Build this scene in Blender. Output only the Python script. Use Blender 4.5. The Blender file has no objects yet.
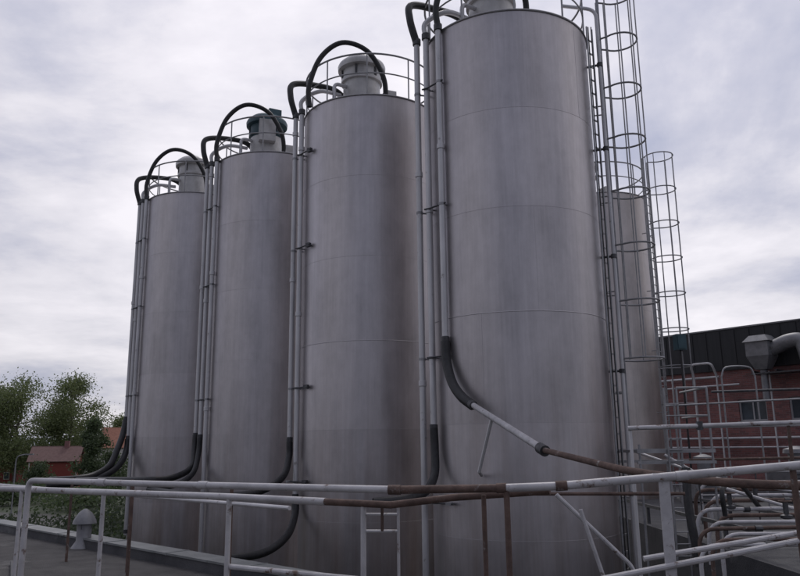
import bpy, math, random
from mathutils import Vector, Matrix
random.seed(7)
scene = bpy.context.scene
EYE = 1.7
GROUND = -4.3

# ------------------------------------------------------------------ materials
def nt(mat):
    mat.use_nodes = True
    t = mat.node_tree
    return t, t.nodes, t.links, t.nodes["Principled BSDF"]

def mk(name, c1, c2, scale=4, rough=.6, metal=0.0, bump=0.0, stretch=(1,1,1), c3=None, thr=.6, scale3=3, bscale=None):
    m = bpy.data.materials.new(name)
    t, N, L, b = nt(m)
    tc = N.new("ShaderNodeTexCoord"); mp = N.new("ShaderNodeMapping")
    mp.inputs["Scale"].default_value = stretch
    L.new(tc.outputs["Object"], mp.inputs["Vector"])
    n = N.new("ShaderNodeTexNoise"); n.inputs["Scale"].default_value = scale
    n.inputs["Detail"].default_value = 7; n.inputs["Roughness"].default_value = .65
    L.new(mp.outputs[0], n.inputs["Vector"])
    r = N.new("ShaderNodeValToRGB")
    r.color_ramp.elements[0].position = .32; r.color_ramp.elements[0].color = (*c1,1)
    r.color_ramp.elements[1].position = .68; r.color_ramp.elements[1].color = (*c2,1)
    L.new(n.outputs["Fac"], r.inputs[0])
    out = r.outputs[0]
    if c3:
        n3 = N.new("ShaderNodeTexNoise"); n3.inputs["Scale"].default_value = scale3
        n3.inputs["Detail"].default_value = 8; n3.inputs["Roughness"].default_value = .7
        L.new(tc.outputs["Object"], n3.inputs["Vector"])
        r3 = N.new("ShaderNodeValToRGB")
        r3.color_ramp.elements[0].position = thr; r3.color_ramp.elements[1].position = thr+.08
        L.new(n3.outputs["Fac"], r3.inputs[0])
        mx = N.new("ShaderNodeMix"); mx.data_type = 'RGBA'
        L.new(r3.outputs[0], mx.inputs[0]); L.new(out, mx.inputs[6])
        mx.inputs[7].default_value = (*c3,1)
        out = mx.outputs[2]
    L.new(out, b.inputs["Base Color"])
    b.inputs["Roughness"].default_value = rough
    b.inputs["Metallic"].default_value = metal
    if bump:
        nb = N.new("ShaderNodeTexNoise"); nb.inputs["Scale"].default_value = bscale or scale*4
        nb.inputs["Detail"].default_value = 5
        L.new(tc.outputs["Object"], nb.inputs["Vector"])
        bp = N.new("ShaderNodeBump"); bp.inputs["Strength"].default_value = bump
        bp.inputs["Distance"].default_value = .02
        L.new(nb.outputs["Fac"], bp.inputs["Height"]); L.new(bp.outputs[0], b.inputs["Normal"])
    return m

def steel_silo_mat(name, tint):
    m = bpy.data.materials.new(name)
    t, N, L, b = nt(m)
    tc = N.new("ShaderNodeTexCoord"); oi = N.new("ShaderNodeObjectInfo")
    off = N.new("ShaderNodeVectorMath"); off.operation = 'ADD'
    cx = N.new("ShaderNodeCombineXYZ")
    mul = N.new("ShaderNodeMath"); mul.operation = 'MULTIPLY'; mul.inputs[1].default_value = 37
    L.new(oi.outputs["Random"], mul.inputs[0]); L.new(mul.outputs[0], cx.inputs[0]); L.new(mul.outputs[0], cx.inputs[1])
    L.new(tc.outputs["Object"], off.inputs[0]); L.new(cx.outputs[0], off.inputs[1])
    def noise(stretch, scale, detail=6, rough=.6):
        mp = N.new("ShaderNodeMapping"); mp.inputs["Scale"].default_value = stretch
        L.new(off.outputs[0], mp.inputs["Vector"])
        n = N.new("ShaderNodeTexNoise"); n.inputs["Scale"].default_value = scale
        n.inputs["Detail"].default_value = detail; n.inputs["Roughness"].default_value = rough
        L.new(mp.outputs[0], n.inputs["Vector"]); return n.outputs["Fac"]
    streak = noise((1,1,.06), 5, 8, .7)
    fine = noise((1,1,.02), 26, 4, .7)
    blot = noise((1,1,.5), 1.1, 6, .6)
    cloudy = noise((1,1,.8), 4.5, 7, .65)
    sep = N.new("ShaderNodeSeparateXYZ"); L.new(tc.outputs["Object"], sep.inputs[0])
    a = N.new("ShaderNodeMath"); a.operation='MULTIPLY_ADD'; a.inputs[1].default_value = 1/2.0; a.inputs[2].default_value = -.2
    L.new(sep.outputs[2], a.inputs[0])
    fl = N.new("ShaderNodeMath"); fl.operation='FLOOR'; L.new(a.outputs[0], fl.inputs[0])
    ad = N.new("ShaderNodeMath"); ad.operation='ADD'; L.new(fl.outputs[0], ad.inputs[0]); L.new(mul.outputs[0], ad.inputs[1])
    wn = N.new("ShaderNodeTexWhiteNoise"); wn.noise_dimensions='1D'; L.new(ad.outputs[0], wn.inputs["W"])
    def madd(x, k, y):
        q = N.new("ShaderNodeMath"); q.operation='MULTIPLY_ADD'; L.new(x, q.inputs[0]); q.inputs[1].default_value=k
        if isinstance(y, float): q.inputs[2].default_value=y
        else: L.new(y, q.inputs[2])
        return q.outputs[0]
    v = madd(streak, .34, .23)
    v = madd(fine, .14, v)
    v = madd(blot, .5, v)
    v = madd(cloudy, .2, v)
    v = madd(wn.outputs["Value"], .08, v)
    mr = N.new("ShaderNodeMix"); mr.data_type='RGBA'
    dark = tuple(c*.62 for c in tint); light = tuple(min(1,c*1.2) for c in tint)
    mr.inputs[6].default_value=(*dark,1); mr.inputs[7].default_value=(*light,1)
    mrg = N.new("ShaderNodeMapRange"); mrg.inputs[1].default_value=.62; mrg.inputs[2].default_value=1.04
    L.new(v, mrg.inputs[0]); L.new(mrg.outputs[0], mr.inputs[0])
    # brown runs near the foot: grime and a reflection's tint painted into the colour
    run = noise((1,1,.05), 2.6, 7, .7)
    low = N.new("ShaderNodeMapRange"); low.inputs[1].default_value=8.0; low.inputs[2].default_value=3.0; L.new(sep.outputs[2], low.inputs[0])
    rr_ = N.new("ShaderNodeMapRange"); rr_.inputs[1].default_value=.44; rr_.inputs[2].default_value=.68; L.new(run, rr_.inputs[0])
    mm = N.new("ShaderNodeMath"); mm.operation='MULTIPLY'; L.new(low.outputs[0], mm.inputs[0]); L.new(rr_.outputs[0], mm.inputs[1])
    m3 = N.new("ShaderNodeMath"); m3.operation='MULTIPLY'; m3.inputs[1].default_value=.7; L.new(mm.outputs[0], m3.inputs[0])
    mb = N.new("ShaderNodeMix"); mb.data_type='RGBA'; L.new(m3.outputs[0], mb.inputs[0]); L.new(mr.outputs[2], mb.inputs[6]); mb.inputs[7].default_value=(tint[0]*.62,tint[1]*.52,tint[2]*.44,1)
    L.new(mb.outputs[2], b.inputs["Base Color"])
    b.inputs["Metallic"].default_value = .8
    rr = madd(blot, .22, .31); L.new(rr, b.inputs["Roughness"])
    bp = N.new("ShaderNodeBump"); bp.inputs["Strength"].default_value=.18; bp.inputs["Distance"].default_value=.04
    L.new(blot, bp.inputs["Height"]); L.new(bp.outputs[0], b.inputs["Normal"])
    return m

M = {}
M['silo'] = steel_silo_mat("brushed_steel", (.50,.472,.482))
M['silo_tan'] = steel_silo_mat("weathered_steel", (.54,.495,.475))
M['weld'] = mk("weld_bead", (.41,.39,.40), (.48,.46,.47), 8, .5, .75)
M['weldb'] = mk("weld_bead_bright", (.50,.48,.49), (.60,.58,.59), 8, .5, .6)
M['rim'] = mk("rim_steel", (.30,.29,.30), (.42,.41,.42), 8, .5, .7)
M['pipe'] = mk("galvanised_pipe", (.46,.455,.46), (.64,.63,.64), 3, .45, .4, stretch=(1,1,.3), c3=(.26,.24,.23), thr=.62, scale3=4)
M['paint'] = mk("grey_painted_rail", (.38,.37,.38), (.56,.55,.56), 5, .5, .15, bump=.15, c3=(.15,.10,.08), thr=.58, scale3=7)
M['rust'] = mk("rusty_steel", (.075,.05,.042), (.16,.105,.085), 9, .8, .1, bump=.3, c3=(.30,.28,.27), thr=.60, scale3=6)
M['hose'] = mk("black_rubber", (.012,.012,.013), (.03,.03,.032), 12, .5, 0, bump=.1)
M['clamp'] = mk("dark_clamp_steel", (.05,.05,.055), (.12,.12,.125), 9, .5, .5)
M['ladder'] = mk("galvanised_ladder", (.24,.24,.25), (.38,.38,.39), 6, .5, .5)
M['filter'] = mk("white_filter_housing", (.42,.41,.40), (.58,.57,.56), 4, .4, .2, c3=(.25,.23,.2), thr=.64)
M['teal'] = mk("teal_cover", (.025,.06,.075), (.045,.10,.12), 4, .5)
M['roof'] = mk("roofing_felt", (.05,.047,.046), (.095,.09,.088), 2.2, .9, 0, bump=.6, c3=(.14,.135,.13), thr=.6, scale3=.7, bscale=60)
M['roof2'] = mk("dark_felt", (.045,.045,.05), (.09,.09,.095), 1.2, .85, 0, bump=.4, bscale=50, c3=(.15,.15,.15), thr=.6, scale3=.5)
M['flash'] = mk("parapet_flashing", (.16,.17,.17), (.28,.29,.29), 2, .5, .4, c3=(.10,.10,.09), thr=.6)
M['black'] = mk("black_cladding", (.012,.013,.016), (.025,.026,.03), 1.5, .55, 0, stretch=(6,6,.3))
M['glass'] = mk("window_glass", (.03,.04,.05), (.08,.1,.12), 1, .08, 0)
M['frame'] = mk("window_frame", (.35,.35,.36), (.45,.45,.46), 5, .5)
M['redwood'] = mk("falu_red_boards", (.17,.035,.026), (.23,.05,.035), 3, .8, stretch=(8,8,.5))
M['whitewall'] = mk("pale_render", (.5,.48,.44), (.62,.6,.56), 3, .8)
M['tile'] = mk("roof_tile", (.22,.09,.06), (.33,.15,.10), 3, .8)
M['tiledark'] = mk("dark_roof_tile", (.11,.06,.055), (.17,.10,.09), 3, .8)
M['bark'] = mk("bark", (.06,.05,.04), (.16,.14,.12), 4, .9, bump=.4)
M['duct'] = mk("duct_sheet_metal", (.17,.17,.18), (.28,.28,.29), 3, .5, .4, c3=(.12,.115,.11), thr=.6)

def leafmat(name, c1, c2, c3):
    m = bpy.data.materials.new(name); t,N,L,b = nt(m)
    g = N.new("ShaderNodeNewGeometry"); tc = N.new("ShaderNodeTexCoord")
    r = N.new("ShaderNodeValToRGB"); e = r.color_ramp.elements
    e[0].color=(*c1,1); e[1].color=(*c3,1); x=e.new(.5); x.color=(*c2,1)
    n = N.new("ShaderNodeTexNoise"); n.inputs["Scale"].default_value=.35; L.new(tc.outputs["Object"], n.inputs["Vector"])
    mx = N.new("ShaderNodeMath"); mx.operation='MULTIPLY_ADD'; mx.inputs[1].default_value=.45
    L.new(g.outputs["Random Per Island"], mx.inputs[0])
    m2 = N.new("ShaderNodeMath"); m2.operation='MULTIPLY'; m2.inputs[1].default_value=.6; L.new(n.outputs["Fac"], m2.inputs[0])
    L.new(m2.outputs[0], mx.inputs[2]); L.new(mx.outputs[0], r.inputs[0]); L.new(r.outputs[0], b.inputs["Base Color"])
    b.inputs["Roughness"].default_value=.6
    tr = N.new("ShaderNodeBsdfTranslucent"); L.new(r.outputs[0], tr.inputs[0])
    ms = N.new("ShaderNodeMixShader"); ms.inputs[0].default_value=.45
    L.new(b.outputs[0], ms.inputs[1]); L.new(tr.outputs[0], ms.inputs[2])
    L.new(ms.outputs[0], N["Material Output"].inputs[0])
    return m
M['leaf'] = leafmat("birch_leaves", (.08,.11,.045), (.15,.185,.075), (.23,.27,.115))
M['leafdark'] = leafmat("dark_leaves", (.035,.055,.028), (.07,.10,.045), (.12,.155,.065))
M['leafhedge'] = leafmat("hedge_leaves", (.018,.028,.016), (.038,.055,.028), (.07,.09,.042))

def groundmat():
    m = bpy.data.materials.new("grass_and_gravel"); t,N,L,b = nt(m)
    tc=N.new("ShaderNodeTexCoord")
    n=N.new("ShaderNodeTexNoise"); n.inputs["Scale"].default_value=.035; n.inputs["Detail"].default_value=6
    n2=N.new("ShaderNodeTexNoise"); n2.inputs["Scale"].default_value=1.5; n2.inputs["Detail"].default_value=8
    L.new(tc.outputs["Object"],n.inputs["Vector"]); L.new(tc.outputs["Object"],n2.inputs["Vector"])
    g=N.new("ShaderNodeValToRGB"); g.color_ramp.elements[0].color=(.018,.026,.012,1); g.color_ramp.elements[1].color=(.045,.06,.025,1)
    L.new(n2.outputs["Fac"],g.inputs[0])
    s=N.new("ShaderNodeValToRGB"); s.color_ramp.elements[0].position=.56; s.color_ramp.elements[1].position=.6
    L.new(n.outputs["Fac"],s.inputs[0])
    mx=N.new("ShaderNodeMix"); mx.data_type='RGBA'; L.new(s.outputs[0],mx.inputs[0]); L.new(g.outputs[0],mx.inputs[6]); mx.inputs[7].default_value=(.07,.067,.064,1)
    L.new(mx.outputs[2],b.inputs["Base Color"]); b.inputs["Roughness"].default_value=.9
    return m
M['ground']=groundmat()

def brickmat():
    m = bpy.data.materials.new("red_brick"); t,N,L,b = nt(m)
    tc=N.new("ShaderNodeTexCoord"); s=N.new("ShaderNodeSeparateXYZ"); c=N.new("ShaderNodeCombineXYZ")
    L.new(tc.outputs["Object"],s.inputs[0]); L.new(s.outputs[0],c.inputs[0]); L.new(s.outputs[2],c.inputs[1])
    br=N.new("ShaderNodeTexBrick"); br.inputs["Scale"].default_value=1
    br.inputs["Brick Width"].default_value=.25; br.inputs["Row Height"].default_value=.075; br.inputs["Mortar Size"].default_value=.006
    br.inputs["Color1"].default_value=(.25,.10,.09,1); br.inputs["Color2"].default_value=(.15,.07,.066,1); br.inputs["Mortar"].default_value=(.2,.16,.15,1)
    L.new(c.outputs[0],br.inputs["Vector"])
    n=N.new("ShaderNodeTexNoise"); n.inputs["Scale"].default_value=.9; n.inputs["Detail"].default_value=6; L.new(tc.outputs["Object"],n.inputs["Vector"])
    mx=N.new("ShaderNodeMix"); mx.data_type='RGBA'; mx.blend_type='MULTIPLY'; mx.inputs[0].default_value=.65
    L.new(br.outputs["Color"],mx.inputs[6]); L.new(n.outputs["Fac"],mx.inputs[7])
    mr=N.new("ShaderNodeMix"); mr.data_type='RGBA'; mr.blend_type='MULTIPLY'; mr.inputs[0].default_value=1; mr.inputs[7].default_value=(1.6,1.6,1.65,1)
    L.new(mx.outputs[2],mr.inputs[6])
    L.new(mr.outputs[2],b.inputs["Base Color"]); b.inputs["Roughness"].default_value=.85
    return m
M['brick']=brickmat()

# ------------------------------------------------------------------ mesh builder
def catmull(P, n=8):
    P=[Vector(p) for p in P]; Q=[P[0]*2-P[1]]+P+[P[-1]*2-P[-2]]; out=[]
    for i in range(1,len(Q)-2):
        p0,p1,p2,p3=Q[i-1],Q[i],Q[i+1],Q[i+2]
        for k in range(n):
            t=k/n
            out.append(.5*((2*p1)+(p2-p0)*t+(2*p0-5*p1+4*p2-p3)*t*t+(3*p1-p0-3*p2+p3)*t**3))
    out.append(P[-1]); return out

def rounded(P, rad, n=5):
    P=[Vector(p) for p in P]; out=[P[0]]
    for i in range(1,len(P)-1):
        a,b,c=P[i-1],P[i],P[i+1]
        d1=(a-b); d2=(c-b); r=min(rad,d1.length*.45,d2.length*.45)
        s=b+d1.normalized()*r; e=b+d2.normalized()*r
        for k in range(n+1):
            t=k/n; out.append(s*(1-t)**2+b*2*t*(1-t)+e*t*t)
    out.append(P[-1]); return out

class MB:
    def __init__(s): s.v=[]; s.f=[]; s.m=[]; s.mats=[]
    def mi(s,k):
        if k not in s.mats: s.mats.append(k)
        return s.mats.index(k)
    def tube(s,P,r,k,n=10,smooth=False,fillet=0):
        if smooth: P=catmull(P)
        elif fillet: P=rounded(P,fillet)
        else: P=[Vector(p) for p in P]
        T=[]
        for i in range(len(P)):
            a=P[max(i-1,0)]; b=P[min(i+1,len(P)-1)]; d=(b-a)
            T.append(d.normalized() if d.length>1e-9 else Vector((0,0,1)))
        up=Vector((0,0,1)) if abs(T[0].z)<.9 else Vector((1,0,0))
        u=T[0].cross(up).normalized(); base=len(s.v); mi=s.mi(k)
        for i,p in enumerate(P):
            u=(u-T[i]*u.dot(T[i])).normalized(); w=T[i].cross(u)
            rr = r[i] if isinstance(r,list) else r
            for j in range(n):
                a=2*math.pi*j/n; s.v.append(p+(u*math.cos(a)+w*math.sin(a))*rr)
        for i in range(len(P)-1):
            for j in range(n):
                a=base+i*n+j; b=base+i*n+(j+1)%n
                s.f.append((a,b,b+n,a+n)); s.m.append(mi)
        s.f.append(tuple(base+j for j in range(n))[::-1]); s.m.append(mi)
        e=base+(len(P)-1)*n; s.f.append(tuple(e+j for j in range(n))); s.m.append(mi)
    def lathe(s,prof,c,k,n=32,cap=True):
        base=len(s.v); mi=s.mi(k); c=Vector(c)
        for r,z in prof:
            for j in range(n):
                a=2*math.pi*j/n; s.v.append(c+Vector((r*math.cos(a),r*math.sin(a),z)))
        for i in range(len(prof)-1):
            for j in range(n):
                a=base+i*n+j; b=base+i*n+(j+1)%n
                s.f.append((a,b,b+n,a+n)); s.m.append(mi)
        if cap:
            s.f.append(tuple(base+j for j in range(n))[::-1]); s.m.append(mi)
            e=base+(len(prof)-1)*n; s.f.append(tuple(e+j for j in range(n))); s.m.append(mi)
    def box(s,c,size,k,rz=0,tilt=None):
        base=len(s.v); mi=s.mi(k); R=Matrix.Rotation(rz,3,'Z')
        if tilt: R=R@tilt
        for x in(-.5,.5):
            for y in(-.5,.5):
                for z in(-.5,.5): s.v.append(Vector(c)+R@Vector((x*size[0],y*size[1],z*size[2])))
        for f in((0,1,3,2),(4,6,7,5),(0,4,5,1),(2,3,7,6),(0,2,6,4),(1,5,7,3)):
            s.f.append(tuple(base+i for i in f)); s.m.append(mi)
    def ring(s,c,R,r,k,n=48,m=6,a0=0,a1=2*math.pi):
        P=[Vector(c)+Vector((R*math.cos(a0+(a1-a0)*i/n),R*math.sin(a0+(a1-a0)*i/n),0)) for i in range(n+1)]
        s.tube(P,r,k,m)
    def prism(s,poly,z0,z1,k):
        base=len(s.v); mi=s.mi(k); n=len(poly)
        for z in(z0,z1):
            for p in poly: s.v.append(Vector((p[0],p[1],z)))
        for j in range(n):
            a=base+j;b=base+(j+1)%n; s.f.append((a,b,b+n,a+n)); s.m.append(mi)
        s.f.append(tuple(base+j for j in range(n))[::-1]); s.m.append(mi)
        s.f.append(tuple(base+n+j for j in range(n))); s.m.append(mi)
    def build(s,name,parent=None,loc=(0,0,0),angle=35):
        me=bpy.data.meshes.new(name)
        me.from_pydata([tuple(v) for v in s.v],[],s.f)
        for k in s.mats: me.materials.append(M[k])
        me.polygons.foreach_set("material_index",s.m)
        me.polygons.foreach_set("use_smooth",[True]*len(s.f))
        me.update()
        try: me.set_sharp_from_angle(angle=math.radians(angle))
        except Exception: pass
        o=bpy.data.objects.new(name,me); scene.collection.objects.link(o)
        if parent: o.parent=parent
        else: o.location=loc
        return o

def empty(name,loc=(0,0,0),rz=0):
    e=bpy.data.objects.new(name,None); e.location=loc; e.rotation_euler=(0,0,rz); e.empty_display_size=.5
    scene.collection.objects.link(e); return e

# ------------------------------------------------------------------ silos
R=1.77
TOP=EYE+8.5-GROUND      # height above the ground
def zz(Z): return EYE+Z-GROUND   # eye-relative -> silo local height
PA=(-1.95,-.50); PB=(-1.76,-.72); PC=(-1.52,-1.08)
def silo(loc, ends, teal=False, pipes=3, front=True, mat='silo', strong=None):
    e=empty("steel_silo",(loc[0],loc[1],GROUND))
    b=MB(); H=TOP
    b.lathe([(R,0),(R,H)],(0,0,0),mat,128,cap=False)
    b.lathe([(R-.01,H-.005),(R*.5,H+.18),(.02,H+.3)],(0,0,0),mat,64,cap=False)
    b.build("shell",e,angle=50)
    b=MB()
    for i in range(8):
        z=.4+2.0*i
        if z<H-.3:
            s_=strong is not None and abs(z-strong)<.3
            b.ring((0,0,z),R+.0005,.008 if s_ else .0028,'weldb' if s_ else 'weld',96,6)
            a=random.uniform(0,6.28)
            for q in range(2):
                aa=a+q*math.pi
                p0=Vector(((R+.0005)*math.cos(aa),(R+.0005)*math.sin(aa),z)); b.tube([p0,p0+Vector((0,0,min(2.0,H-z)))],.0028,'weld',6)
    b.ring((0,0,H-.02),R+.003,.024,'rim',96,8)
    b.ring((0,0,.12),R+.05,.06,'rim',96,8)
    b.build("weld_seams",e)
    # guard rail
    b=MB()
    for z,r in((1.1,.024),(.58,.018)): b.ring((0,0,H+z),R-.03,r,'ladder',64,6)
    for i in range(10):
        a=i*2*math.pi/10+.3; p=Vector(((R-.03)*math.cos(a),(R-.03)*math.sin(a),H-.05))
        b.tube([p,p+Vector((0,0,1.15))],.02,'ladder',6)
    b.build("guard_rail",e)
    # filter
    b=MB(); cx,cy=(-.25,0) if front else (-.4,.2)
    b.lathe([(.5,0),(.5,1.0),(.56,1.02),(.56,1.10),(.52,1.12),(.52,1.36),(.64,1.39),(.65,1.50),(.62,1.57),(.5,1.68),(.3,1.77),(.02,1.80)],(cx,cy,H+.12),'teal' if teal else 'filter',36)
    for i in range(6):
        a=i*math.pi/3+.3; b.box((cx+.54*math.cos(a),cy+.54*math.sin(a),H+.12+1.24),(.04,.05,.24),'clamp',a)
    if teal:
        b.box((cx+.12,cy-.58,H+1.15),(.5,.25,.7),'filter',.3)
        b.lathe([(.51,0),(.51,.95)],(cx,cy,H+.13),'filter',30)
        b.box((cx+.25,cy-.2,H+1.9),(.4,.3,.2),'teal',.5)
    b.box((cx+.75,cy-.5,H+.4),(.3,.3,.5),'filter',.4)
    b.tube([(cx-.7,cy-.5,H+.1),(cx-.7,cy-.5,H+.95),(cx-.4,cy-.3,H+.95)],.05,'pipe',8,fillet=.15)
    b.build("top_filter",e)
    if front:
        b=MB()
        for (px,py),z0 in zip((PA,PB,PC)[:pipes],ends):
            zt=H+.05
            b.tube([(px,py,z0),(px,py,zt)],.062,'pipe',12)
            z=z0+.05
            while z<zt:
                b.lathe([(.06,0),(.078,.01),(.078,.11),(.06,.12)],(px,py,z),'clamp' if z<z0+.1 else 'pipe',12)
                z+=random.choice((3.9,4.3))
            b.lathe([(.06,0),(.088,.01),(.088,.14),(.06,.15)],(px,py,zt-.1),'clamp',12)
        b.build("fill_pipes",e)
        b=MB()
        for z in (2.2,5.0,7.6,10.9,13.2):
            zj=z+random.uniform(-.25,.25)
            b.tube([(PB[0]-.1,PB[1]-.02,zj),(PB[0],PB[1]-.085,zj),(PC[0]+.06,PC[1]-.085,zj)],.018,'clamp',6)
            for p in (PA,PB,PC)[:pipes]:
                v=Vector((p[0],p[1],0)).normalized()*R
                b.tube([(p[0],p[1],zj),(v.x,v.y,zj)],.018,'ladder',6)
                b.lathe([(.070,-.025),(.070,.025)],(p[0],p[1],zj),'ladder',10)
            if pipes==2:
                p=PC; v=Vector((p[0],p[1],0)).normalized()*R
                b.tube([(p[0],p[1],zj),(v.x,v.y,zj)],.02,'clamp',6); b.box((p[0]+.02,p[1],zj),(.12,.08,.1),'clamp',-.6)
        b.build("pipe_brackets",e)
        b=MB()
        b.tube([(PC[0],PC[1],H),(PC[0]-.02,PC[1]-.02,H+.55),(-1.25,-1.12,H+1.35),(-.7,-1.1,H+1.78),(-.05,-.98,H+1.6),(.36,-.8,H+.95),(.42,-.6,H+.3)],.066,'hose',10,smooth=True)
        b.tube([(PA[0],PA[1],H),(PA[0]-.14,PA[1]-.05,H+.55),(PA[0]-.1,PA[1]+.1,H+.98),(-1.5,.1,H+1.2),(-.9,.35,H+1.1),(-.5,.5,H+.5),(-.4,.55,H+.2)],.08,'hose',10,smooth=True)
        b.tube([(PB[0],PB[1],H),(PB[0],PB[1],H+.35),(-1.3,-.7,H+.62),(-.8,-.3,H+.7)],.055,'pipe',10,smooth=True)
        b.build("top_hoses",e)
    return e

S4=(2.37,15.05); S3=(-.73,18.6); S2=(-3.94,22.1); S1=(-7.2,25.5); S5=(7.2,26.0)
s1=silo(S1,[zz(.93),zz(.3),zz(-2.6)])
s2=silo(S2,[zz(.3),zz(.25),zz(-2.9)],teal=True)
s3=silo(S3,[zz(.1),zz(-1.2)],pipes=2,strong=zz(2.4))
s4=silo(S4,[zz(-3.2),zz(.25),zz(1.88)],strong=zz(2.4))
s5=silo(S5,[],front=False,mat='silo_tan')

def hose(parent,name,P,r,k='hose',smooth=True):
    # P in (x, y, height relative to eye) site coordinates
    b=MB(); loc=parent.location
    b.tube([(p[0]-loc[0],p[1]-loc[1],p[2]+EYE-loc[2]) for p in P],r,k,12,smooth=smooth)
    return b.build(name,parent)
hose(s4,"delivery_hose",[(.85,13.97,1.95),(.86,13.9,1.55),(.94,13.7,1.15),(1.08,13.45,.88),(1.26,13.2,.70)],.09)
hose(s4,"delivery_hose_low",[(.61,14.33,.35),(.62,14.3,-.05),(.60,14.15,-.5),(.42,13.8,-.78),(.1,13.4,-.88),(-.5,13.2,-.92)],.078)
hose(s3,"delivery_hose",[(-2.68,18.1,.15),(-2.68,18.05,-.2),(-2.75,17.7,-.62),(-3.1,17.2,-.9),(-3.7,17.0,-1.0),(-5,17.9,-1.02),(-6.6,20,-1.0)],.08)
hose(s3,"delivery_hose_low",[(-2.49,17.88,-1.1),(-2.47,17.7,-1.5),(-2.55,17.0,-1.88),(-2.95,16.5,-2.15),(-3.7,16,-2.2),(-4.6,15.6,-2.3)],.085)
hose(s2,"delivery_hose",[(-5.89,21.6,.4),(-5.88,21.5,0),(-5.85,21.1,-.5),(-6.2,20.5,-.74),(-6.7,20,-.76),(-8.4,21.3,-.8),(-9.6,22.6,-.85)],.085)
hose(s2,"delivery_hose_low",[(-5.70,21.38,.35),(-5.7,21.3,-.1),(-5.72,20.9,-.62),(-6.0,20.4,-.9),(-6.6,19.9,-.98)],.075)
hose(s1,"delivery_hose",[(-9.15,25.0,.97),(-9.15,24.8,.5),(-9.16,24.4,0),(-9.2,24,-.45),(-9.45,23.5,-.73),(-9.8,23,-.82),(-10.6,23,-.85)],.1)
hose(s1,"delivery_hose_low",[(-8.96,24.78,.35),(-8.96,24.7,.05),(-8.95,24.3,-.35),(-9.15,23.8,-.7),(-9.7,23.3,-.92),(-10.6,22.8,-1.0)],.1)

b=MB()
def e2(P): return [(p[0],p[1],p[2]+EYE) for p in P]
b.tube(e2([(1.22,13.25,.74),(1.87,10.0,-.06)]),.05,'paint',12)
b.tube(e2([(1.87,10.0,-.06),(2.24,7.5,-.26),(2.7,6.6,-.33),(3.6,6.3,-.36),(6.5,6.2,-.4)]),.038,'rust',12,fillet=.4)
for p in ((1.24,13.15,.715),(1.86,10.05,-.05)):
    d=Vector((.65,-3.2,-.8)).normalized(); c=Vector((p[0],p[1],p[2]+EYE))
    b.tube([c-d*.09,c+d*.09],.075,'clamp',12)
b.tube(e2([(1.45,12.1,.43),(1.25,12.4,-.4),(1.4,13.5,-.5)]),.03,'pipe',8)
b.build("delivery_pipe")

# ------------------------------------------------------------------ caged ladders
def ladder(name,x,y,out,z0,z1,cz0,dia=.78,step=.95,nb=7):
    e=empty(name,(x,y,z0)); o=Vector((out[0],out[1],0)).normalized(); t=Vector((-o.y,o.x,0))
    H=z1-z0; b=MB()
    for s in(-.22,.22): b.box(t*s+Vector((0,0,H/2)),(.06,.022,H),'ladder',math.atan2(o.y,o.x))
    z=.3
    while z<H-1.0:
        b.tube([t*-.22+Vector((0,0,z)),t*.22+Vector((0,0,z))],.014,'ladder',6); z+=.28
    z=1.0
    while z<H-1.0:
        for s in(-.22,.22): b.tube([t*s+Vector((0,0,z)),t*s-o*.2+Vector((0,0,z))],.015,'ladder',6)
        z+=2
    b.build("ladder",e)
    b=MB(); c=o*(dia*.5+.02); ang=[math.radians(a) for a in [-132+264*i/(nb-1) for i in range(nb)]]
    def pt(a): return c+(o*math.cos(a)+t*math.sin(a))*dia*.5
    z=H
    while z>cz0-z0:
        P=[t*-.22]+[pt(math.radians(-132+264*i/18)) for i in range(19)]+[t*.22]
        b.tube([p+Vector((0,0,z)) for p in P],.020,'ladder',6); z-=step
    zb=z+step
    for a in ang: b.tube([pt(a)+Vector((0,0,zb)),pt(a)+Vector((0,0,H))],.014,'ladder',6)
    b.build("safety_cage",e)
    return e
ladder("caged_ladder",4.42,14.75,(.97,-.25),GROUND,EYE+9.7,EYE+.6,dia=.76,step=1.15)
ladder("caged_ladder",8.55,24.35,(.75,-.66),GROUND,EYE+9.65,EYE+.2,dia=.95,step=1.2)
b=MB()
b.tube([(4.30,14.45,-3),(4.30,14.45,EYE+9.2),(3.6,14.6,EYE+9.4)],.04,'pipe',10,fillet=.2)
for z in(-1.5,.8,3.1,5.4,7.7,9.6): b.tube([(4.30,14.45,z),(3.97,14.6,z)],.025,'clamp',6); b.lathe([(.06,-.04),(.06,.04)],(4.30,14.45,z),'clamp',10)
b.build("riser_pipe")
b=MB()
ca=Vector((3.98,14.12,0)); cb=Vector((4.12,14.24,0))
for p in (ca,cb): b.box((p.x,p.y,(EYE+8.6-3)/2),(.03,.03,EYE+8.6+3),'ladder')
z=-2.9
while z<EYE+8.5:
    b.box(((ca.x+cb.x)/2,(ca.y+cb.y)/2,z),(.17,.02,.03),'ladder',math.atan2(.12,.14)); z+=.3
m_=(ca+cb)/2
for dx in(-.03,.03): b.tube([(m_.x+dx,m_.y-.04,-3),(m_.x+dx,m_.y-.04,EYE+8.6)],.012,'hose',6)
b.build("cable_ladder")
b=MB(); b.box((0,0,0),(.32,.25,.5),'teal',.2); b.box((.02,-.14,0),(.27,.02,.42),'teal',.2); b.tube([(0,0,-.25),(0,0,-4.8)],.03,'hose',6)
b.build("control_cabinet",None,(8.85,23.4,EYE+3.15))

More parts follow.
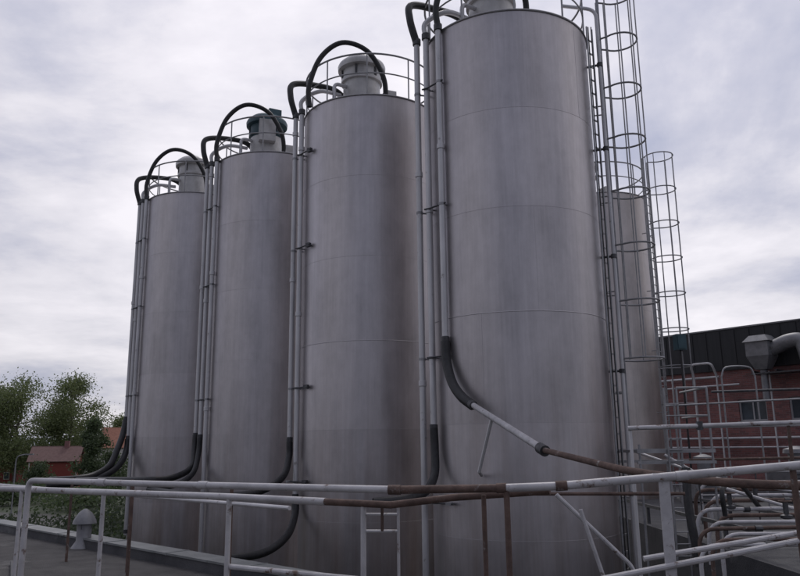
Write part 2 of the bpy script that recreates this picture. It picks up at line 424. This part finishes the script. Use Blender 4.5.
# ------------------------------------------------------------------ near railing and pipes at roof edge
b=MB()
b.tube(e2([(-3.17,6.5,-1.7),(-3.17,6.5,-.24),(-1.5,5.75,-.262)]),.024,'paint',12,fillet=.06)
b.tube(e2([(-1.5,5.75,-.262),(-.05,5.02,-.272)]),.025,'paint',12)
b.tube(e2([(-.05,5.02,-.272),(.62,4.88,-.262)]),.026,'rust',12)
b.tube(e2([(.62,4.88,-.262),(.99,4.8,-.248),(2.40,4.6,-.133),(4.2,4.45,0.0)]),.026,'paint',12)
for p,q in (((-.09,5.03,-.272),(-.01,5.01,-.272)),((.60,4.885,-.262),(.66,4.87,-.26)),((.96,4.805,-.249),(1.03,4.795,-.245))):
    b.tube(e2([p,q]),.031,'rust',12)
for p,q in (((-1.53,5.765,-.262),(-1.45,5.727,-.262)),((-2.45,6.17,-.25),(-2.38,6.14,-.251)),((1.68,4.70,-.193),(1.75,4.69,-.186))):
    b.tube(e2([p,q]),.030,'paint',12)
b.tube(e2([(-6.5,9.0,-.34),(-3.95,7.5,-.35),(-1.35,6.0,-.364),(-.55,5.5,-.375)]),.027,'paint',12)
b.tube(e2([(-.55,5.5,-.375),(-.08,5.2,-.38),(.34,5.25,-.34),(.95,4.95,-.285)]),.024,'rust',12)
b.tube(e2([(-1.35,6.02,-.88),(-.27,5.36,-.88),(.95,4.95,-.86)]),.020,'paint',10)
b.tube(e2([(-3.95,7.52,-.92),(-6.5,9.02,-.92)]),.020,'paint',10)
def post(x,y,zt,r,k): b.tube(e2([(x,y,-1.7),(x,y,zt)]),r,k,10); b.box((x,y,.008),(.14,.14,.016),k)
post(-1.35,6.0,-.36,.021,'paint'); post(-.27,5.33,-.37,.020,'paint'); post(-2.62,6.74,-.355,.019,'paint')
post(-3.62,7.30,-.35,.018,'paint'); post(-5.3,8.3,-.35,.022,'paint')
post(.66,4.87,-.27,.019,'rust'); post(.53,5.02,-.31,.016,'rust'); post(2.36,4.62,-.14,.019,'rust')
b.box((1.61,4.72,(EYE-.2)/2),(.065,.012,EYE-.2),'paint',-.1); b.box((1.61,4.75,(EYE-.22)/2),(.012,.05,EYE-.22),'paint',-.1)
b.box((1.61,4.72,EYE-.195),(.13,.03,.04),'paint',-.1)
b.tube(e2([(-.27,5.33,-.45),(-.03,5.3,-.45)]),.010,'paint',8); b.tube(e2([(-.27,5.33,-.56),(-.03,5.3,-.56)]),.010,'paint',8)
b.tube(e2([(-.03,5.3,-1.7),(-.03,5.3,-.38)]),.010,'paint',8)
b.tube(e2([(-.14,5.31,-.56),(-.14,5.31,-.40)]),.011,'rust',8)
b.build("metal_railing")

b=MB()
b.tube(e2([(1.15,4.75,-.80),(2.4,4.62,-.56),(4.0,4.4,-.26)]),.018,'paint',10)
b.tube(e2([(1.72,5.6,-.80),(2.95,5.6,-.62),(4.6,5.6,-.38)]),.020,'paint',10)
b.build("sloping_handrail")
b=MB()
b.tube(e2([(1.6,8.0,-.5),(2.36,8.0,-1.24),(2.36,8.0,-2.4)]),.022,'paint',8,fillet=.1)
b.tube(e2([(1.75,7.6,-.62),(1.95,7.6,-1.3)]),.02,'paint',8)
b.tube(e2([(1.1,8.2,-.5),(2.9,7.9,-.5)]),.018,'rust',8)
b.build("pipe_brace")

b=MB()
for x,y in((-3.55,10.1),(-3.95,11.2),(-5.3,12.3),(-2.0,9.0)):
    b.tube(e2([(x,y,-1.7),(x,y,-.42)]),.022,'rust',8)
b.tube(e2([(-1.2,8.2,-.62),(-2.0,9.0,-.62),(-5.3,12.3,-.62),(-9,16,-.62)]),.024,'pipe',10)
b.build("parapet_rail")

b=MB()
b.tube(e2([(2.69,9.0,.19),(4.7,9.0,.235),(8,9.0,.3)]),.028,'paint',10)
b.tube(e2([(4.62,9.03,-1.7),(4.62,9.03,.2)]),.022,'rust',8)
b.tube(e2([(2.73,9.03,-1.7),(2.73,9.03,.18)]),.02,'pipe',8)
b.tube(e2([(3.55,9.0,.16),(3.55,9.0,.26)]),.04,'clamp',10)
b.build("overhead_pipe")

# pipe rack to the right
b=MB()
for i,(y,z,k,r) in enumerate(((9.6,-1.22,'paint',.026),(10.0,-1.21,'rust',.026),(10.5,-1.2,'paint',.028),(11.0,-1.18,'rust',.028),(11.6,-1.15,'paint',.03),(12.3,-1.12,'rust',.032),(13.2,-1.1,'paint',.034),(14.4,-1.05,'rust',.036),(15.6,-1.03,'paint',.036),(17,-1.0,'rust',.04),(19,-.95,'paint',.04))):
    x0=.29*1.31*y+.15*(i%3)
    b.tube(e2([(x0,y,-1.75),(x0,y,z),(x0+9,y-.3+.2*(i%2),z+.02*(i%4))]),r,k,10,fillet=.3)
    xx=x0+.8+.7*(i%3); b.tube(e2([(xx,y-.02,z),(xx+.1,y-.02,z)]),r*1.5,'clamp',10)
for x in(5.4,7.2,9):
    b.box((x,14,EYE-1.32),(.06,9.5,.06),'clamp')
    for y in(9.7,13,17): b.box((x,y,EYE-1.53),(.06,.06,.34),'clamp')
b.tube(e2([(4.2,11.3,-.35),(4.15,11.2,-.9),(4.2,11.1,-1.7)]),.06,'hose',10,smooth=True)
b.tube(e2([(4.9,14.2,-.2),(5.6,13.5,-.75),(6.6,12.2,-1.15)]),.028,'paint',8)
b.tube(e2([(5.2,17.5,-.1),(6.6,16.5,-.7),(8.6,15,-1.1)]),.03,'pipe',8)
b.tube(e2([(5.0,12.0,-1.1),(5.0,12.0,-.7),(5.5,12.6,-.62),(6.2,13.4,-1.1)]),.04,'hose',8,smooth=True)
for x,y,z in((5.9,11.9,-1.15),(6.6,14.4,-1.05),(5.6,13.2,-1.1),(7.9,15.6,-1.03)):
    b.lathe([(.04,0),(.09,.02),(.09,.06),(.04,.08),(.04,.26)],(x,y,EYE+z),'clamp',12)
    b.ring((x,y,EYE+z+.27),.09,.012,'rust',14,6)
b.build("pipe_rack")

b=MB()
for y in(13.6,14.9): b.box((4.9,y,EYE-.12),(1.4,.05,.07),'ladder'); b.box((4.9,y,EYE-.32),(1.4,.05,.05),'ladder')
for x in(4.25,5.0,5.55):
    b.box((x,14.25,EYE-.12),(.045,1.25,.045),'ladder')
    b.tube([(x,13.6,GROUND if x<5.3 else 0),(x,13.6,EYE+(1.0 if x>4.5 else .0))],.022,'ladder',8)
b.tube([(5.0,13.6,EYE+1.0),(5.55,13.6,EYE+1.0),(5.55,14.9,EYE+1.0)],.02,'ladder',8)
b.tube([(5.0,13.6,EYE+.5),(5.55,13.6,EYE+.5),(5.55,14.9,EYE+.5)],.016,'ladder',8)
for i in range(14): b.tube([(4.75,13.55,EYE-1.9+.2*i),(5.0,13.55,EYE-1.9+.2*i)],.012,'ladder',6)
b.tube([(4.75,13.55,EYE-2),(4.75,13.55,EYE+1)],.02,'ladder',6)
b.build("access_platform")

b=MB()
for x,y,h in((6.9,19,1.0),(8.6,20,1.75),(9.5,20,1.75),(10.2,19,1.0)):
    b.tube(e2([(x,y,-1.7),(x,y,h)]),.024,'ladder',8)
b.tube(e2([(6.7,19.2,.95),(10.6,18.8,1.1)]),.022,'ladder',8)
b.tube(e2([(6.5,19.3,.4),(11.6,18.9,.45)]),.034,'pipe',8)
b.tube(e2([(8.6,20,1.75),(8.75,20,2.0),(9.35,20,2.0),(9.5,20,1.75)]),.024,'ladder',8,smooth=True)
b.tube(e2([(6.4,19.1,-.4),(12.6,18.9,-.35)]),.034,'rust',8)
b.tube(e2([(9.2,22.2,1.5),(14,21.5,1.55)]),.035,'clamp',8)
b.build("pipe_frame")
b=MB()
for i in range(8):
    x=6.5+1.25*i; b.tube(e2([(x,16.8,-1.69),(x,16.8,-.62)]),.018,'clamp',8)
for z in(-.62,-1.1): b.tube(e2([(6.5,16.8,z),(15.5,16.8,z)]),.016,'ladder',8)
b.build("roof_railing")
for x,y,s in((9.0,23.0,1.0),(11.6,22.6,1.15),(13.4,21.2,.9)):
    b=MB(); b.box((0,0,.45*s),(1.1*s,.8*s,.8*s),'duct',.3); b.box((0,0,.87*s),(1.2*s,.9*s,.04),'duct',.3)
    for j in range(6): b.box((.12*s,-.41*s,.2*s+.1*j*s),(.8*s,.03,.03),'clamp',.3)
    b.lathe([(.2*s,0),(.2*s,.3*s),(.32*s,.32*s),(.3*s,.42*s),(.05,.5*s)],(.1,0,.89*s),'duct',18)
    b.build("ventilation_unit",None,(x,y,.004))

# ------------------------------------------------------------------ roofs, parapet
b=MB()
b.prism([(-25,33.0),(-25,-20),(14,-20),(14,7),(1.6,7.05)],GROUND,0,'roof'); b.build("flat_roof")
b=MB()
b.prism([(5.25,7.01),(30,7.01),(30,20),(10.5,40),(5.25,40)],GROUND,.004,'roof2'); b.build("lower_flat_roof")
b=MB()
a=Vector((1.5,7.1,0)); d=(Vector((-25,33,0))-a); L_=d.length; ang=math.atan2(d.y,d.x); c=a+d/2
b.box((c.x,c.y,.07),(L_,.34,.15),'roof2',ang)
b.box((c.x,c.y,.163),(L_,.38,.03),'flash',ang)
for i in range(18):
    p=a+d*(i/18+.02); b.box((p.x,p.y,.165),(.035,.39,.04),'flash',ang)
b.build("parapet")

b=MB(); s=.8
b.lathe([(.26*s,0),(.22*s,.05),(.16*s,.12),(.16*s,.5*s)],(0,0,0),'duct',20)
b.lathe([(.10*s,.51*s),(.26*s,.52*s),(.24*s,.6*s),(.14*s,.76*s),(.03,.84*s)],(0,0,0),'duct',20)
for i in range(4):
    a=i*math.pi/2; b.box((.15*s*math.cos(a),.15*s*math.sin(a),.48*s),(.02,.02,.12),'clamp',a)
b.build("roof_vent",None,(-5.75,14.0,0))
b=MB(); b.tube([(-2.4,10.3,.04),(-1.9,9.6,.06),(-2.2,9.0,.04),(-3.2,8.6,.04),(-4.6,9.5,.04),(-6,12,.04)],.03,'hose',8,smooth=True); b.build("rubber_hose")

# ------------------------------------------------------------------ brick building
rz=math.atan2(-.759,.651)
e=empty("brick_building",(12.2,31.5,0),rz)
b=MB(); x0,x1=-3.0,22.0; D=12; zt=4.6; wz0,wz1=2.55,3.4
def bx(b,xa,xb,ya,yb,za,zb,k): b.box(((xa+xb)/2,(ya+yb)/2,(za+zb)/2),(xb-xa,yb-ya,zb-za),k)
bx(b,x0,x1,0,.3,GROUND,wz0,'brick'); bx(b,x0,x1,0,.3,wz1,zt,'brick')
wins=[2.5,4.45,6.4,8.35,10.3,12.3,14.3]; xs=x0
for w in wins: bx(b,xs,w-.55,0,.3,wz0,wz1,'brick'); xs=w+.55
bx(b,xs,x1,0,.3,wz0,wz1,'brick')
bx(b,x0,x0+.3,.3,D,GROUND,zt,'brick'); bx(b,x1-.3,x1,.3,D,GROUND,zt,'brick'); bx(b,x0,x1,D,D+.3,GROUND,zt,'brick')
b.build("walls",e)
b=MB()
for w in wins:
    bx(b,w-.55,w+.55,.14,.16,wz0,wz1,'glass')
    for xa,xb,za,zb in((w-.55,w+.55,wz0,wz0+.06),(w-.55,w+.55,wz1-.06,wz1),(w-.55,w-.49,wz0+.06,wz1-.06),(w+.49,w+.55,wz0+.06,wz1-.06),(w-.025,w+.025,wz0+.06,wz1-.06)):
        bx(b,xa,xb,.08,.137,za,zb,'frame')
    bx(b,w-.62,w+.62,-.05,.08,wz0-.06,wz0-.003,'frame')
b.build("windows",e)
b=MB(); bx(b,x0-.1,x1+.1,-.1,D+.4,zt+.002,6.25,'black'); bx(b,x0-.14,x1+.14,-.14,D+.44,6.252,6.31,'duct')
for i in range(42): bx(b,x0+.3+.6*i,x0+.33+.6*i,-.125,-.1,zt+.05,6.2,'black')
b.build("fascia",e)
b=MB()
for z,xa,xb,r in((4.35,-2.8,1.4,.05),(4.0,-2.8,2.2,.04),(1.9,-2.8,14,.05),(1.55,-2.8,9,.035)): b.tube([(xa,-.25,z),(xb,-.25,z)],r,'pipe',8)
for x in(-2.2,-.6,1.35,3.45,7.3): b.tube([(x,-.36,0),(x,-.36,4.4)],.035,'pipe',8)
b.tube([(.4,-.4,0),(.4,-.4,4.4),(.4,-.6,4.9),(1.3,-.6,4.9),(1.35,-.36,4.4)],.05,'pipe',8,fillet=.2)
b.build("wall_pipes",e)
b=MB()
def frus(b,c,w0,w1,z0,z1,k):
    base=len(b.v); mi=b.mi(k)
    for w,z in((w0,z0),(w1,z1)):
        for sx,sy in((-1,-1),(1,-1),(1,1),(-1,1)): b.v.append(Vector((c[0]+sx*w/2,c[1]+sy*w/2,z)))
    for j in range(4): b.f.append((base+j,base+(j+1)%4,base+4+(j+1)%4,base+4+j)); b.m.append(mi)
    b.f.append((base+3,base+2,base+1,base)); b.m.append(mi); b.f.append((base+4,base+5,base+6,base+7)); b.m.append(mi)
HX=3.4
frus(b,(HX,-.7),.45,.85,4.45,4.95,'duct'); frus(b,(HX,-.7),.85,.85,4.952,5.5,'duct'); frus(b,(HX,-.7),1.0,.6,5.502,5.75,'duct')
b.lathe([(.13,0),(.13,1.2)],(HX,-.7,3.25),'duct',16)
b.tube([(HX+.35,-.65,5.2),(HX+1.0,-.65,5.45),(HX+1.5,-.65,5.45),(HX+1.75,-.65,4.1)],.28,'duct',16,fillet=.4)
b.tube([(HX-.45,-.7,4.4),(HX-.45,-.1,4.4)],.04,'clamp',6); b.tube([(HX+.45,-.7,4.4),(HX+.45,-.1,4.4)],.04,'clamp',6)
b.box((HX+.8,-.5,4.3),(2.4,.8,.05),'clamp')
b.build("extract_duct",e)

# ------------------------------------------------------------------ ground, houses, trees
b=MB(); b.prism([(-3000,-3000),(3000,-3000),(3000,3000),(-3000,3000)],GROUND-.5,GROUND,'ground'); b.build("ground")

def house(name,x,y,w,dp,hw,hr,wall,roof,rz):
    e=empty(name,(x,y,GROUND),rz)
    b=MB(); b.box((0,0,hw/2),(w,dp,hw),wall)
    base=len(b.v); mi=b.mi(wall)
    for xx in(-w/2,w/2):
        b.v+= [Vector((xx,-dp/2,hw+.002)),Vector((xx,dp/2,hw+.002)),Vector((xx,0,hw+hr-.1))]
    b.f+=[(base,base+1,base+2),(base+3,base+5,base+4)]; b.m+=[mi,mi]
    b.build("walls",e)
    b=MB()
    sl=math.atan2(hr,dp/2); ln=math.hypot(hr,dp/2)+.5
    for s in(-1,1):
        T=Matrix.Rotation(-s*sl,3,'X')
        b.box((0,s*(dp/4+.12),hw+hr/2-.03),(w+.8,ln,.15),roof,0,T)
    b.box((w*.2,0,hw+hr+.3),(.7,.7,1.3),'brick')
    b.build("roof",e)
    b=MB(); n=max(3,int(w/2.4))
    for lev in range(int(hw//2.7)):
        z=1.5+2.7*lev
        for i in range(n):
            xx=-w/2+w*(i+.5)/n
            b.box((xx,-dp/2-.03,z),(1.2,.08,1.4),'whitewall'); b.box((xx,-dp/2-.08,z),(.95,.03,1.15),'glass')
        b.box((w/2+.03,0,z),(.08,1.2,1.4),'whitewall'); b.box((w/2+.08,0,z),(.03,.95,1.15),'glass')
    b.box((w/2+.02,-dp/2-.02,hw/2),(.15,.15,hw),'whitewall'); b.box((-w/2-.02,-dp/2-.02,hw/2),(.15,.15,hw),'whitewall')
    b.build("windows",e)
house("red_wooden_house",-53.5,118,6.6,5.5,4.6,2.0,'redwood','tiledark',.25)
house("white_house",-49.0,134,7,7,6.6,3.2,'whitewall','tile',.3)
house("red_wooden_house",-78,150,8,7,4.2,2.6,'redwood','tile',-.1)

def tree(name,x,y,h,w,seed,leaf='leaf',n=5200,ls=.5,low=.2,nc=46):
    rnd=random.Random(seed); e=empty(name,(x,y,GROUND)); b=MB()
    P=[Vector((rnd.uniform(-.2,.2)*i*.4,rnd.uniform(-.2,.2)*i*.4,h*.93*i/7)) for i in range(8)]
    b.tube(P,[h*.018*(1-i/8.2)+.02 for i in range(8)],'bark',8)
    clumps=[]
    for i in range(nc):
        t=rnd.uniform(low,.97); zc=h*t; p=P[min(7,int(t*7.5))].copy(); p.z=zc*.9
        prof=math.sin(math.pi*min(1,((t-low)/(1-low))*.82+.16))
        a=rnd.uniform(0,6.28); rr=w*.5*prof*rnd.uniform(.2,1.0)
        c=Vector((p.x+rr*math.cos(a),p.y+rr*math.sin(a),zc))
        clumps.append((c,w*rnd.uniform(.10,.19)))
        b.tube([p*1.0,(p+c)/2+Vector((0,0,-.1)),c],[h*.006,h*.004,.02],'bark',5)
    b.build("trunk_and_limbs",e)
    vs=[];fs=[]
    for i in range(n):
        c,r=rnd.choice(clumps)
        d=Vector((rnd.gauss(0,1),rnd.gauss(0,1),rnd.gauss(0,.8)))*r*.65
        p=c+d; s=ls*rnd.uniform(.5,1.1)
        u=Vector((rnd.gauss(0,1),rnd.gauss(0,1),rnd.gauss(0,1))).normalized(); w_=u.orthogonal().normalized()
        k=len(vs); vs+=[p-u*s*.5,p+w_*s*.33,p+u*s*.5,p-w_*s*.33]; fs.append((k,k+1,k+2,k+3))
    me=bpy.data.meshes.new("foliage"); me.from_pydata([tuple(v) for v in vs],[],fs); me.materials.append(M[leaf])
    o=bpy.data.objects.new("foliage",me); scene.collection.objects.link(o); o.parent=e
tree("birch_tree",-69,136,18.8,14,1,n=17000,ls=.42)
tree("birch_tree",-61.5,140,19.4,12,2,n=15000,ls=.42)
tree("birch_tree",-77,138,18.5,13,3,n=14000,ls=.42)
tree("birch_tree",-65,144,15,14,12,n=12000,ls=.42)
tree("birch_tree",-55,152,13,8,4,n=6000,ls=.45)
tree("maple_tree",-37.6,92,9.6,4.0,5,'leafdark',n=9000,ls=.32,low=.15)
tree("birch_tree",-42.5,112,6.0,4.5,8,'leafdark',n=5000,ls=.35,low=.1)
tree("birch_tree",-29.5,86,6.4,4,9,'leafdark',n=4000,ls=.32,low=.1)
tree("apple_tree",-49.5,104,4.4,4.2,15,'leafdark',n=5000,ls=.3,low=.1)

def mass(name,x0,x1,y0,y1,hmin,hmax,n,ls,leaf,seed):
    rnd=random.Random(seed); vs=[];fs=[]
    K=max(8,int(abs(x1-x0)/4)); cl=[]
    for i in range(K*2):
        t=rnd.random(); cl.append((x0+(x1-x0)*t,y0+(y1-y0)*t+rnd.uniform(-5,5),rnd.uniform(hmin,hmax),rnd.uniform(2.0,4.5)))
    for i in range(n):
        cx,cy,h,r=rnd.choice(cl); q=rnd.random()**.6
        p=Vector((cx+rnd.gauss(0,r*.6)*(1.15-q*.7),cy+rnd.gauss(0,r*.6),GROUND+h*q+rnd.gauss(0,.25))); s=ls*rnd.uniform(.5,1.1)
        u=Vector((rnd.gauss(0,1),rnd.gauss(0,1),rnd.gauss(0,1))).normalized(); w_=u.orthogonal().normalized()
        k=len(vs); vs+=[p-u*s*.5,p+w_*s*.35,p+u*s*.5,p-w_*s*.35]; fs.append((k,k+1,k+2,k+3))
    me=bpy.data.meshes.new(name); me.from_pydata([tuple(v) for v in vs],[],fs); me.materials.append(M[leaf])
    o=bpy.data.objects.new(name,me); scene.collection.objects.link(o)
mass("distant_trees",-190,70,210,230,6,9.5,30000,1.2,'leafdark',11)
mass("shrubs",-66,-20,92,80,1.4,2.7,24000,.4,'leafdark',12)
mass("shrubs",-36,-14,50,42,1.0,2.4,26000,.26,'leafhedge',13)
mass("shrubs",-26,-13,33,30,1.0,2.0,30000,.17,'leafhedge',14)

e=empty("street_lamp",(-35.5,70,GROUND)); b=MB()
b.tube([(0,0,0),(0,0,5.2),(.15,0,5.6),(.9,0,5.75)],.06,'duct',8,fillet=.3); b.box((1.2,0,5.74),(.7,.28,.12),'duct'); b.lathe([(.14,0),(.12,.6)],(0,0,0),'duct',10)
b.build("pole_and_head",e)

# ------------------------------------------------------------------ world
EL,AZ=math.radians(52),math.radians(8)
sd=Vector((math.sin(AZ)*math.cos(EL),math.cos(AZ)*math.cos(EL),math.sin(EL)))
w=bpy.data.worlds.new("World"); scene.world=w; w.use_nodes=True
N=w.node_tree.nodes; L=w.node_tree.links; bg=N["Background"]
sky=N.new("ShaderNodeTexSky"); sky.sky_type='NISHITA'; sky.sun_disc=False; sky.sun_elevation=EL; sky.sun_rotation=AZ
tc=N.new("ShaderNodeTexCoord"); sep=N.new("ShaderNodeSeparateXYZ"); L.new(tc.outputs["Generated"],sep.inputs[0])
def mth(op,a,b_=None,c_=None,clamp=False):
    q=N.new("ShaderNodeMath"); q.operation=op; q.use_clamp=clamp
    for i,x in enumerate((a,b_,c_)):
        if x is None: continue
        if isinstance(x,(int,float)): q.inputs[i].default_value=x
        else: L.new(x,q.inputs[i])
    return q.outputs[0]
zc=mth('MAXIMUM',sep.outputs[2],0.0); den=mth('ADD',zc,.20)
cx=mth('DIVIDE',sep.outputs[0],den); cy=mth('DIVIDE',sep.outputs[1],den)
cmb=N.new("ShaderNodeCombineXYZ"); L.new(cx,cmb.inputs[0]); L.new(cy,cmb.inputs[1]); cmb.inputs[2].default_value=3.3
n1=N.new("ShaderNodeTexNoise"); n1.inputs["Scale"].default_value=.82; n1.inputs["Detail"].default_value=10; n1.inputs["Roughness"].default_value=.57; n1.inputs["Distortion"].default_value=.4
L.new(cmb.outputs[0],n1.inputs["Vector"])
n2=N.new("ShaderNodeTexNoise"); n2.inputs["Scale"].default_value=2.2; n2.inputs["Detail"].default_value=8; n2.inputs["Roughness"].default_value=.55
L.new(cmb.outputs[0],n2.inputs["Vector"])
f=mth('ADD',mth('MULTIPLY',n1.outputs["Fac"],1.05),mth('MULTIPLY',n2.outputs["Fac"],.38))
f=mth('SUBTRACT',f,.213)
dot=N.new("ShaderNodeVectorMath"); dot.operation='DOT_PRODUCT'; L.new(tc.outputs["Generated"],dot.inputs[0]); dot.inputs[1].default_value=sd
g=mth('POWER',mth('MULTIPLY_ADD',dot.outputs["Value"],.5,.5,True),3.0)   # broad glow round the veiled sun
f2=mth('ADD',f,mth('MULTIPLY',g,.18))
rp=N.new("ShaderNodeValToRGB"); E=rp.color_ramp.elements
E[0].position=.46; E[0].color=(.42,.44,.57,1); E[1].position=.76; E[1].color=(.98,.94,.99,1)
x=E.new(.56); x.color=(.58,.58,.68,1); x=E.new(.65); x.color=(.80,.775,.835,1)
L.new(f2,rp.inputs[0])
gain=mth('MULTIPLY_ADD',g,.56,.64)
cm=N.new("ShaderNodeVectorMath"); cm.operation='SCALE'; L.new(rp.outputs[0],cm.inputs[0]); L.new(gain,cm.inputs["Scale"])
ns=N.new("ShaderNodeVectorMath"); ns.operation='SCALE'; L.new(sky.outputs[0],ns.inputs[0]); ns.inputs["Scale"].default_value=.1
mx=N.new("ShaderNodeMix"); mx.data_type='RGBA'; mx.inputs[0].default_value=.93
L.new(ns.outputs[0],mx.inputs[6]); L.new(cm.outputs[0],mx.inputs[7])
sc=N.new("ShaderNodeVectorMath"); sc.operation='SCALE'; L.new(mx.outputs[2],sc.inputs[0]); sc.inputs["Scale"].default_value=10
L.new(sc.outputs[0],bg.inputs[0]); bg.inputs[1].default_value=.1

sl=bpy.data.lights.new("sun","SUN"); sl.energy=.8; sl.angle=math.radians(16); sl.color=(1,.96,.92)
so=bpy.data.objects.new("sun",sl); so.rotation_euler=sd.to_track_quat('Z','Y').to_euler(); scene.collection.objects.link(so)

# ------------------------------------------------------------------ camera
cam=bpy.data.cameras.new("camera"); cam.sensor_width=36; cam.lens=33.4; cam.clip_end=6000; cam.clip_start=.05
co=bpy.data.objects.new("camera",cam); scene.collection.objects.link(co)
co.matrix_world=Matrix.Translation((0,0,EYE))@Matrix.Rotation(math.radians(90+12.1),4,'X')@Matrix.Rotation(math.radians(-.66),4,'Z')
scene.camera=co
scene.view_settings.view_transform='Standard'; scene.view_settings.look='None'; scene.view_settings.exposure=0
